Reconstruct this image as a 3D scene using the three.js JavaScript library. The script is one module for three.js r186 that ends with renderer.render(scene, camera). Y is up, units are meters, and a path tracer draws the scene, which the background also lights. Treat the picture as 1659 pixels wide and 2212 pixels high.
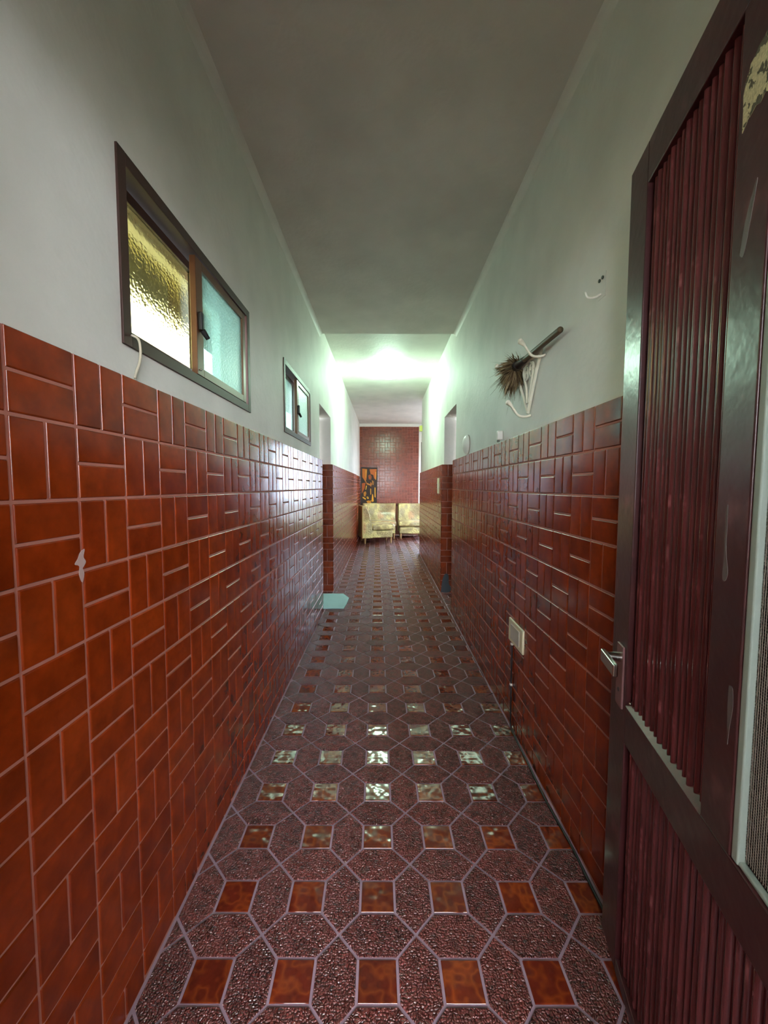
import * as THREE from 'three';
import { RoundedBoxGeometry } from 'three/addons/geometries/RoundedBoxGeometry.js';
import { mergeGeometries, mergeVertices } from 'three/addons/utils/BufferGeometryUtils.js';

// ---------------------------------------------------------------- camera, sky, exposure
const scene = new THREE.Scene();
const camera = new THREE.PerspectiveCamera(2 * Math.atan(1106 / 860.7) * 180 / Math.PI, 1659 / 2212, 0.05, 200);
camera.position.set(0, 1.3403, 0);
camera.rotation.set(-0.0639, 0.0004, 0.0027, 'YXZ');
scene.add(camera);
const SKY = 16;
scene.background = new THREE.Color().setRGB(0.90, 0.95, 1.0);      // bright overcast sky
scene.backgroundIntensity = SKY;
const renderer = new THREE.WebGLRenderer({ antialias: true });
renderer.toneMapping = THREE.LinearToneMapping;
renderer.toneMappingExposure = 2.15;
renderer.shadowMap.enabled = true;
const LAMP = 3.0, LAMP_COLOR = new THREE.Color().setRGB(0.64, 1.0, 0.75);

// ---------------------------------------------------------------- helpers
function rng(seed) { let a = seed >>> 0; return () => { a = (a + 0x6D2B79F5) | 0; let t = Math.imul(a ^ (a >>> 15), 1 | a); t = (t + Math.imul(t ^ (t >>> 7), 61 | t)) ^ t; return ((t ^ (t >>> 14)) >>> 0) / 4294967296; }; }
const rand = rng(11);
const rr = (a, b) => a + (b - a) * rand();
const lin = (r, g, b) => new THREE.Color().setRGB(r, g, b);
const names = {};
function numbered(n) { if (!(n in names)) { names[n] = 0; return n; } names[n]++; return n + '_' + String(names[n]).padStart(3, '0'); }
function shade(o) { o.castShadow = true; o.receiveShadow = true; return o; }
function tag(o, label, category, group, kind) { o.userData.label = label; if (category) o.userData.category = category; if (group) o.userData.group = group; if (kind) o.userData.kind = kind; return o; }
function thing(name, pos = [0, 0, 0], turn = 0) { const g = new THREE.Group(); g.name = numbered(name); g.position.set(...pos); g.rotation.y = turn; scene.add(g); return g; }
function clean(g) { if (g.index) g = g.toNonIndexed(); for (const k of Object.keys(g.attributes)) if (!['position', 'normal', 'uv'].includes(k)) g.deleteAttribute(k); return g; }
function merge(list) { return list.length === 1 ? list[0] : mergeGeometries(list.map(clean)); }
function part(name, geos, mat, parent) { const m = shade(new THREE.Mesh(merge([].concat(geos)), mat)); m.name = name; parent.add(m); return m; }
// the same for geometry given in world coordinates under an unturned group
function wpart(name, geos, mat, parent) { const g = merge([].concat(geos)); g.translate(-parent.position.x, -parent.position.y, -parent.position.z); return part(name, g, mat, parent); }
function solo(name, geos, mat) { const m = shade(new THREE.Mesh(merge([].concat(geos)), mat)); m.name = numbered(name); scene.add(m); return m; }
function structure(name, geos, mat, label) { const m = solo(name, geos, mat); tag(m, label, name.split('_')[0], null, 'structure'); return m; }
function uvBox(g, k = 1) { // uv in metres by the dominant axis of the normal
  const p = g.attributes.position, n = g.attributes.normal, u = new Float32Array(p.count * 2);
  for (let i = 0; i < p.count; i++) {
    const ax = Math.abs(n.getX(i)), ay = Math.abs(n.getY(i)), az = Math.abs(n.getZ(i));
    let a, b; if (ax >= ay && ax >= az) { a = p.getZ(i); b = p.getY(i); } else if (ay >= az) { a = p.getX(i); b = p.getZ(i); } else { a = p.getX(i); b = p.getY(i); }
    u[2 * i] = a * k; u[2 * i + 1] = b * k;
  }
  g.setAttribute('uv', new THREE.BufferAttribute(u, 2)); return g;
}
function bx(x0, x1, y0, y1, z0, z1, r = 0) { // box by its limits, rounded when r > 0
  const w = Math.abs(x1 - x0), h = Math.abs(y1 - y0), d = Math.abs(z1 - z0);
  let g = r ? new RoundedBoxGeometry(w, h, d, 2, Math.min(r, w / 2.01, h / 2.01, d / 2.01)) : new THREE.BoxGeometry(w, h, d);
  g = clean(g); g.translate((x0 + x1) / 2, (y0 + y1) / 2, (z0 + z1) / 2); return uvBox(g);
}
const bd = (x0, x1, y0, y1, d0, d1, r = 0) => bx(x0, x1, y0, y1, -d1, -d0, r);     // d: distance down the corridor
function tube(pts, r, seg = 24, rad = 8) { const c = new THREE.CatmullRomCurve3(pts.map((p) => new THREE.Vector3(...p))); return new THREE.TubeGeometry(c, seg, r, rad, false); }
function cylinder(r0, r1, a, b, rad = 12) { const A = new THREE.Vector3(...a), B = new THREE.Vector3(...b), d = B.clone().sub(A); const g = new THREE.CylinderGeometry(r1, r0, d.length(), rad); g.translate(0, d.length() / 2, 0); g.applyQuaternion(new THREE.Quaternion().setFromUnitVectors(new THREE.Vector3(0, 1, 0), d.normalize())); g.translate(...a); return g; }

// tileable noise
function lattice(n, seed) { const r = rng(seed), a = new Float32Array(n * n); for (let i = 0; i < a.length; i++) a[i] = r(); return a; }
function vnoise(x, y, n, L) { // x, y in cells
  const xi = Math.floor(x), yi = Math.floor(y), fx = x - xi, fy = y - yi, u = fx * fx * (3 - 2 * fx), v = fy * fy * (3 - 2 * fy);
  const m = (k) => ((k % n) + n) % n, a = L[m(yi) * n + m(xi)], b = L[m(yi) * n + m(xi + 1)], c = L[m(yi + 1) * n + m(xi)], d = L[m(yi + 1) * n + m(xi + 1)];
  return (a + (b - a) * u) * (1 - v) + (c + (d - c) * u) * v;
}
function noiseField(size, cells, octaves, seed) {
  const out = new Float32Array(size * size); let amp = 1, tot = 0, n = cells;
  for (let o = 0; o < octaves; o++) { const L = lattice(n, seed + o * 17); for (let y = 0; y < size; y++) for (let x = 0; x < size; x++) out[y * size + x] += amp * vnoise(x / size * n, y / size * n, n, L); tot += amp; amp *= 0.5; n *= 2; }
  for (let i = 0; i < out.length; i++) out[i] /= tot; return out;
}
function tex(size, fn, srgb, rep = 1) {
  const d = new Uint8Array(size * size * 4);
  for (let i = 0; i < size * size; i++) { const c = fn(i, i % size, Math.floor(i / size)); d[4 * i] = Math.max(0, Math.min(255, c[0])); d[4 * i + 1] = Math.max(0, Math.min(255, c[1])); d[4 * i + 2] = Math.max(0, Math.min(255, c[2])); d[4 * i + 3] = 255; }
  const t = new THREE.DataTexture(d, size, size, THREE.RGBAFormat); t.wrapS = t.wrapT = THREE.RepeatWrapping; t.magFilter = THREE.LinearFilter; t.minFilter = THREE.LinearFilter; if (srgb) t.colorSpace = THREE.SRGBColorSpace; t.repeat.set(rep, rep); t.needsUpdate = true; return t;
}
const grey = (f, k = 255, b = 0) => (i) => { const v = b + f[i] * k; return [v, v, v]; };
function std(o) { return new THREE.MeshStandardMaterial(o); }
function phys(o) { return new THREE.MeshPhysicalMaterial(o); }

// ---------------------------------------------------------------- materials
const nA = noiseField(512, 8, 4, 3), nB = noiseField(512, 5, 2, 8), nC = noiseField(512, 32, 3, 21);
const plasterBump = tex(512, grey(nC), false, 1.4);
const plasterMap = tex(512, (i) => { const v = 238 + (nA[i] - 0.5) * 26; return [v, v, v - 2]; }, true, 0.6);
const plaster = std({ color: lin(0.87, 0.855, 0.815), map: plasterMap, roughness: 0.62, bumpMap: plasterBump, bumpScale: 0.0012 });
const glazeMap = tex(512, (i) => { const v = 205 + (nA[i] - 0.5) * 90 + (nC[i] - 0.5) * 24; return [v + 14, v, v - 8]; }, true, 2.3);
const tileBase = [[0.340, 0.0480, 0.0072], [0.308, 0.0420, 0.0064], [0.364, 0.0535, 0.0080], [0.322, 0.0430, 0.0064], [0.292, 0.0385, 0.0068]];
const tileMats = tileBase.map((c) => phys({ color: lin(...c), map: glazeMap, roughness: 0.19, ior: 1.5 }));
const grout = std({ color: lin(0.52, 0.20, 0.15), map: plasterMap, roughness: 0.75 });
const brownTileMats = [[0.250, 0.066, 0.042], [0.230, 0.060, 0.040], [0.270, 0.072, 0.046]].map((c) => phys({ color: lin(...c), map: glazeMap, roughness: 0.19, ior: 1.5 }));   // the end wall's tiles are browner
const floorGrout = std({ color: lin(0.38, 0.25, 0.32), map: plasterMap, roughness: 0.7 });
const bronze = std({ color: lin(0.048, 0.018, 0.012), roughness: 0.5, metalness: 0.0 });
const bronzeLit = std({ color: lin(0.13, 0.052, 0.022), roughness: 0.36, metalness: 0.15 });  // front sashes: the orange light on the bronze is put into its colour
const whitePlastic = std({ color: lin(0.80, 0.78, 0.70), roughness: 0.4 });
const creamPlastic = std({ color: lin(0.78, 0.74, 0.50), roughness: 0.35 });
const blackRubber = std({ color: lin(0.012, 0.012, 0.013), roughness: 0.45 });
const chrome = std({ color: lin(0.62, 0.60, 0.55), roughness: 0.22, metalness: 1 });

// hexagon relief: pebbled
function pebbles(size, n, seed) {
  const r = rng(seed), pts = []; for (let j = 0; j < n; j++) for (let i = 0; i < n; i++) pts.push([(i + 0.15 + 0.7 * r()), (j + 0.15 + 0.7 * r()), 0.5 + 0.5 * r()]);
  const out = new Float32Array(size * size), m = (k) => ((k % n) + n) % n;
  for (let y = 0; y < size; y++) for (let x = 0; x < size; x++) {
    const wx = nA[(y % 512) * 512 + (x % 512)] - 0.5, wy = nA[((x + 170) % 512) * 512 + (y % 512)] - 0.5;
    const px = x / size * n + wx * 1.6, py = y / size * n + wy * 1.6, ci = Math.floor(px), cj = Math.floor(py); let best = 9, h = 0.5;
    for (let b = -1; b <= 1; b++) for (let a = -1; a <= 1; a++) { const p = pts[m(cj + b) * n + m(ci + a)]; const dx = px - (p[0] + (ci + a - m(ci + a))), dy = py - (p[1] + (cj + b - m(cj + b))); const d = dx * dx + dy * dy; if (d < best) { best = d; h = p[2]; } }
    out[y * size + x] = Math.max(0, 1 - best * 1.5) * h;
  }
  return out;
}
const peb = pebbles(512, 17, 5);
const hexBump = tex(512, grey(peb), false);
const hexMap = tex(512, (i) => { const a = nA[i], k = peb[i]; const v = 0.72 + 0.5 * (a - 0.5) + 0.18 * k; return [130 * v, 64 * v, 60 * v]; }, true);
const wv = noiseField(512, 4, 2, 41);
const waveBump = tex(512, grey(wv), false);
const wv2 = noiseField(512, 5, 2, 77);
const waveMap = tex(512, (i) => { const ridge = Math.max(0, 1 - Math.abs(wv2[i] - 0.5) * 5), a = nA[i]; return [98 + 34 * ridge + 26 * (a - 0.5), 36 + 26 * ridge + 14 * (a - 0.5), 23 + 5 * ridge + 8 * (a - 0.5)]; }, true);
const hexMats = [[1, 1, 1], [0.88, 0.84, 0.86], [1.1, 1.02, 0.98]].map((c) => phys({ color: lin(...c), map: hexMap, roughness: 0.24, ior: 1.7, bumpMap: hexBump, bumpScale: 0.007 }));
const squareMats = [[1, 1, 1], [1.2, 1.05, 0.85], [0.85, 0.72, 0.75], [1.0, 0.8, 0.8]].map((c) => phys({ color: lin(...c), map: waveMap, roughness: 0.12, ior: 1.65, bumpMap: waveBump, bumpScale: 0.0034 }));

// ---------------------------------------------------------------- wall tiles
const S = 0.153;                       // basket-weave module: two tiles make a square
const WL = -0.6425, WR = 0.7098;       // tile faces
const PL = -0.6725, PR = 0.7428;       // plaster faces
const TOP = 1.617, PROUD = 0.004;
const tileGeo = {};
function tileGeometry(w, h, v, depth = PROUD, bev = 0.0032) {
  const key = [w.toFixed(3), h.toFixed(3), v, depth].join();
  if (tileGeo[key]) return tileGeo[key];
  const b = bev, o = [[-w / 2, -h / 2], [w / 2, -h / 2], [w / 2, h / 2], [-w / 2, h / 2]], i = o.map(([x, y]) => [x - Math.sign(x) * b, y - Math.sign(y) * b]);
  const P = [], N = [], U = [], I = [], ou = v * 0.37, ov = v * 0.61, wob = rng(v * 31 + 7), cn = o.map(() => [(wob() - 0.5) * 0.012, (wob() - 0.5) * 0.012]);   // the glaze is never quite flat
  const put = (x, y, z, nx, ny, nz) => { const l = Math.hypot(nx, ny, nz); P.push(x, y, z); N.push(nx / l, ny / l, nz / l); U.push(x + ou, y + ov); return P.length / 3 - 1; };
  const A = i.map(([x, y], k) => put(x, y, depth, Math.sign(x) * 0.012 + cn[k][0], Math.sign(y) * 0.012 + cn[k][1], 1));
  I.push(A[0], A[1], A[2], A[0], A[2], A[3]);
  for (let k = 0; k < 4; k++) {
    const q = (k + 1) % 4, nx = [0, 1, 0, -1][k], ny = [-1, 0, 1, 0][k];
    const a = put(...i[k], depth, nx * 0.02, ny * 0.02, 1), c = put(...i[q], depth, nx * 0.02, ny * 0.02, 1), d = put(...o[q], 0, nx, ny, 0.35), e = put(...o[k], 0, nx, ny, 0.35);
    I.push(a, e, d, a, d, c);
  }
  const g = new THREE.BufferGeometry(); g.setAttribute('position', new THREE.Float32BufferAttribute(P, 3)); g.setAttribute('normal', new THREE.Float32BufferAttribute(N, 3)); g.setAttribute('uv', new THREE.Float32BufferAttribute(U, 2)); g.setIndex(I);
  return tileGeo[key] = g;
}
// lays a basket weave on a vertical face; place(u, y) gives the point on the grout plane, face the turn of its normal
function weave({ parent, u0, u1, y0, y1, phase, even, top, place, face, mats, single, name = 'tile', joint = 0.0062 }) {
  const rest = mats.map(() => []), singles = [];
  const n0 = Math.floor(u0 / S - phase) - 1, n1 = Math.ceil(u1 / S - phase) + 1, rows = Math.ceil((top - y0) / S) + 1;
  for (let n = n0; n <= n1; n++) for (let r = -1; r < rows; r++) {
    const flat = ((((n + r) % 2) + 2) % 2 === 0) === even, ua = (n + phase) * S, yb = top - r * S;
    for (let k = 0; k < 2; k++) {
      const c = flat ? [ua, ua + S, yb - S + k * S / 2, yb - S / 2 + k * S / 2] : [ua + k * S / 2, ua + (k + 1) * S / 2, yb - S, yb];
      const a = Math.max(c[0], u0), b = Math.min(c[1], u1), e = Math.max(c[2], y0), f = Math.min(c[3], y1);
      if (b - a < 0.014 || f - e < 0.014) { rand(); continue; }
      const w = b - a - joint + rr(-0.0006, 0.0006) * 0, h = f - e - joint, um = (a + b) / 2, ym = (e + f) / 2;
      const m = Math.floor(rr(0, mats.length)) % mats.length, v = Math.floor(rr(0, 4));
      const q = face.clone().multiply(new THREE.Quaternion().setFromEuler(new THREE.Euler(rr(-0.002, 0.002), rr(-0.002, 0.002), rr(-0.004, 0.004))));
      singles.push({ g: tileGeometry(w, h, v), p: place(um, ym), q, m, d: single(um, ym) });
    }
  }
  singles.sort((x, y) => x.d - y.d);
  let k = 0;
  for (const t of singles) {
    if (t.d < 1e3 && k < 298) { const o = shade(new THREE.Mesh(t.g, mats[t.m])); o.name = name; o.position.copy(t.p).sub(parent.position); o.quaternion.copy(t.q); parent.add(o); k++; }
    else rest[t.m].push(clean(t.g.clone()).applyMatrix4(new THREE.Matrix4().compose(t.p, t.q, new THREE.Vector3(1, 1, 1))));
  }
  rest.forEach((list, i) => { if (!list.length) return; const o = wpart('tiles', list, mats[i], parent); o.userData.kind = 'stuff'; });
}
const faceX = new THREE.Quaternion().setFromEuler(new THREE.Euler(0, Math.PI / 2, 0));
const faceMX = new THREE.Quaternion().setFromEuler(new THREE.Euler(0, -Math.PI / 2, 0));
const faceZ = new THREE.Quaternion();

// ---------------------------------------------------------------- walls
const HEAD = 2.195, CEIL = 2.92, FCEIL = 3.04, STEP = 4.24, FAR = 10.95, ENT = 0.25, TH = 0.17;
const DL = [4.17, 5.03], DRO = [4.17, 4.98], REND = 8.0;
const WIN = [[1.045, 2.02], [2.70, 3.66]], WY = [1.705, 2.195];
function wallShape(outer, holes) {
  const s = new THREE.Shape(); outer.forEach(([x, y], i) => i ? s.lineTo(x, y) : s.moveTo(x, y)); s.closePath();
  for (const [a, b, c, d] of holes) { const h = new THREE.Path(); h.moveTo(a, c); h.lineTo(a, d); h.lineTo(b, d); h.lineTo(b, c); h.closePath(); s.holes.push(h); }
  return s;
}
function sideWall(x, outer, holes) { // extrudes towards +x from x
  const g = clean(new THREE.ExtrudeGeometry(wallShape(outer, holes), { depth: TH, bevelEnabled: false }));
  g.applyMatrix4(new THREE.Matrix4().makeBasis(new THREE.Vector3(0, 0, -1), new THREE.Vector3(0, 1, 0), new THREE.Vector3(1, 0, 0))); g.translate(x, 0, 0); return uvBox(g);
}
const H = 3.3;
const wallLeft = structure('wall_left', sideWall(PL - TH, [[ENT - 0.15, 0], [DL[0], 0], [DL[0], HEAD], [DL[1], HEAD], [DL[1], 0], [FAR + 0.15, 0], [FAR + 0.15, H], [ENT - 0.15, H]], WIN.map(([a, b]) => [a + 0.03, b - 0.03, WY[0] + 0.03, WY[1] - 0.03])), plaster, 'white plastered corridor wall with red tiled wainscot and two small sliding windows');
const wallRight = structure('wall_right', sideWall(PR, [[ENT - 0.15, 0], [DRO[0], 0], [DRO[0], HEAD], [DRO[1], HEAD], [DRO[1], 0], [REND, 0], [REND, H], [ENT - 0.15, H]], []), plaster, 'white plastered corridor wall with red tiled wainscot, coat rack and socket');
// mortar beds behind the tiles
wpart('mortar_bed', [bd(PL, WL - PROUD, 0, TOP - 0.004, ENT, DL[0] - 0.003), bd(PL, WL - PROUD, 0, TOP - 0.004, DL[1], 9.3), bd(PL, PL + 0.003, 0, TOP - 0.004, 9.3, FAR), bd(PL - TH, WL - PROUD, 0, TOP - 0.004, DL[1] - 0.028, DL[1])], grout, wallLeft);
wpart('mortar_bed', [bd(WR + PROUD, PR, 0, TOP - 0.004, ENT, DRO[0] - 0.003), bd(WR + PROUD, PR, 0, TOP - 0.004, DRO[1], REND), bd(WR + PROUD, PR + TH, 0, TOP - 0.004, DRO[1] - 0.028, DRO[1])], grout, wallRight);
const near = (lim) => (u) => (u > 0.55 && u < lim ? u : 1e6);
weave({ parent: wallLeft, u0: ENT, u1: DL[0], y0: 0.004, y1: TOP, phase: 0.502, even: true, top: TOP, place: (u, y) => new THREE.Vector3(WL - PROUD, y, -u), face: faceX, mats: tileMats, single: near(2.7) });
weave({ parent: wallLeft, u0: DL[1] - 0.03, u1: 9.3, y0: 0.004, y1: TOP, phase: 0.502, even: true, top: TOP, place: (u, y) => new THREE.Vector3(WL - PROUD, y, -u), face: faceX, mats: tileMats, single: () => 1e6 });
weave({ parent: wallLeft, u0: 9.3, u1: FAR - 0.02, y0: 0.004, y1: TOP, phase: 0.502, even: true, top: TOP, place: (u, y) => new THREE.Vector3(PL + 0.003, y, -u), face: faceX, mats: tileMats, single: () => 1e6 });
weave({ parent: wallRight, u0: ENT, u1: DRO[0], y0: 0.004, y1: TOP, phase: 0.907, even: false, top: TOP, place: (u, y) => new THREE.Vector3(WR + PROUD, y, -u), face: faceMX, mats: tileMats, single: (u) => (u > 1.05 && u < 2.9 ? u : 1e6) });
weave({ parent: wallRight, u0: DRO[1] - 0.03, u1: REND, y0: 0.004, y1: TOP, phase: 0.907, even: false, top: TOP, place: (u, y) => new THREE.Vector3(WR + PROUD, y, -u), face: faceMX, mats: tileMats, single: () => 1e6 });
// tiled door reveals that face the entrance: one module wide
weave({ parent: wallLeft, u0: PL - TH + 0.01, u1: WL, y0: 0.004, y1: TOP, phase: (WL - S) / S - Math.floor((WL - S) / S), even: true, top: TOP, place: (u, y) => new THREE.Vector3(u, y, -(DL[1] - 0.028)), face: faceZ, mats: tileMats, single: () => 5, name: 'reveal_tile' });
weave({ parent: wallRight, u0: WR, u1: PR + TH - 0.01, y0: 0.004, y1: TOP, phase: WR / S - Math.floor(WR / S), even: false, top: TOP, place: (u, y) => new THREE.Vector3(u, y, -(DRO[1] - 0.028)), face: faceZ, mats: tileMats, single: () => 5, name: 'reveal_tile' });

// far wall, tiled to the cornice, with the bright window of the side room further right
const FW = [1.0, 2.9, 0.35, 2.55], ROOMX = 3.4;
const farWallGeo = clean(new THREE.ExtrudeGeometry(wallShape([[PL - TH, 0], [ROOMX, 0], [ROOMX, H], [PL - TH, H]], [FW]), { depth: 0.15, bevelEnabled: false })); farWallGeo.translate(0, 0, -FAR - 0.15);
const wallFar = structure('wall_far', uvBox(farWallGeo), grout, 'end wall covered in dark red basket-weave tiles up to the cornice');
weave({ parent: wallFar, u0: PL + 0.004, u1: 0.94, y0: 0.8, y1: 2.955, phase: -0.594 / S - Math.floor(-0.594 / S), even: true, top: 2.697 + 2 * S, place: (u, y) => new THREE.Vector3(u, y, -FAR), face: faceZ, mats: brownTileMats, single: (u, y) => (u < 0.8 ? 3 - y : 1e6), joint: 0.005 });
wpart('plaster', bx(0.94, ROOMX, 0, FW[2], -FAR, -FAR + 0.012), plaster, wallFar);
wpart('plaster', [bx(0.94, FW[0], FW[2], H, -FAR, -FAR + 0.012), bx(FW[1], ROOMX, FW[2], H, -FAR, -FAR + 0.012), bx(FW[0], FW[1], FW[3], H, -FAR, -FAR + 0.012)], plaster, wallFar);
const cornice = structure('trim_1', bx(PL, 1.6, 2.958, FCEIL, -FAR, -FAR + 0.035, 0.006), plaster, 'narrow white cornice above the dark tiled end wall');
const SW = [1.6, 2.9, 0.9, 2.3];  // unseen opening, added to light the sofas and the end wall
const sideGeo = clean(new THREE.ExtrudeGeometry(wallShape([[PR + TH, 0], [ROOMX, 0], [ROOMX, H], [PR + TH, H]], [SW]), { depth: 0.15, bevelEnabled: false })); sideGeo.translate(0, 0, -REND);
structure('wall_side_room', uvBox(sideGeo), plaster, 'plaster wall of the side room behind the corridor end, with an added unseen window opening');
structure('wall_side_room_right', bx(ROOMX, ROOMX + 0.15, 0, H, -FAR - 0.15, -REND + 0.15), plaster, 'plaster wall closing the side room');
// window of the side room
const win3 = thing('window_3', [(FW[0] + FW[1]) / 2, FW[2], -FAR - 0.07]); tag(win3, 'tall window lighting the side room beside the sofas', 'window', null, 'structure');
const fz = -FAR - 0.07;
wpart('frame', [bx(FW[0], FW[0] + 0.05, FW[2], FW[3], fz - 0.03, fz + 0.03), bx(FW[1] - 0.05, FW[1], FW[2], FW[3], fz - 0.03, fz + 0.03), bx(FW[0], FW[1], FW[3] - 0.05, FW[3], fz - 0.03, fz + 0.03), bx(FW[0], FW[1], FW[2], FW[2] + 0.05, fz - 0.03, fz + 0.03), bx((FW[0] + FW[1]) / 2 - 0.025, (FW[0] + FW[1]) / 2 + 0.025, FW[2], FW[3], fz - 0.03, fz + 0.03)], bronze, win3);
const clearGlass = phys({ color: lin(0.66, 0.70, 0.76), transmission: 1, roughness: 0, thickness: 0, ior: 1.5 });
wpart('pane', bx(FW[0] + 0.05, (FW[0] + FW[1]) / 2 - 0.025, FW[2] + 0.05, FW[3] - 0.05, fz - 0.002, fz + 0.002), clearGlass, win3);
wpart('pane', bx((FW[0] + FW[1]) / 2 + 0.025, FW[1] - 0.05, FW[2] + 0.05, FW[3] - 0.05, fz - 0.002, fz + 0.002), clearGlass, win3);

// ceilings: the far part sits a step higher
structure('ceiling', bd(PL - TH, PR + TH, CEIL, CEIL + 0.3, ENT - 0.15, STEP), plaster, 'low flat white ceiling over the front of the corridor');
structure('ceiling_far', bd(PL - TH, ROOMX + 0.15, FCEIL, FCEIL + 0.18, STEP, FAR + 0.15), plaster, 'higher white ceiling with the round lamp over the far corridor');
function cove(x, s, d0, d1, y) { const sh = new THREE.Shape(), r = 0.032; sh.moveTo(0, 0); sh.lineTo(s * r, 0); sh.quadraticCurveTo(s * r * 0.3, -r * 0.3, 0, -r); sh.closePath(); const g = new THREE.ExtrudeGeometry(sh, { depth: d1 - d0, bevelEnabled: false, curveSegments: 5 }); g.translate(x, y, -d1); return clean(g); }
structure('trim_2', cove(PL, 1, ENT, STEP, CEIL), plaster, 'rounded plaster cove where the window wall meets the ceiling');
structure('trim_3', cove(PR, -1, ENT, STEP, CEIL), plaster, 'rounded plaster cove where the coat rack wall meets the ceiling');
// entrance wall around the doorway the camera stands in
structure('wall_back', [bd(PL, -0.44, 0, H, ENT - 0.15, ENT), bd(0.475, PR, 0, H, ENT - 0.15, ENT), bd(-0.44, 0.475, 2.2, H, ENT - 0.15, ENT)], plaster, 'wall with the entrance doorway');
structure('trim_4', [bd(-0.44, -0.41, 0, 2.2, ENT - 0.16, ENT + 0.01), bd(0.465, 0.475, 0, 2.2, ENT - 0.16, ENT + 0.01), bd(-0.44, 0.475, 2.185, 2.2, ENT - 0.16, ENT + 0.01)], bronze, 'dark wooden frame of the entrance doorway');

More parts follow.
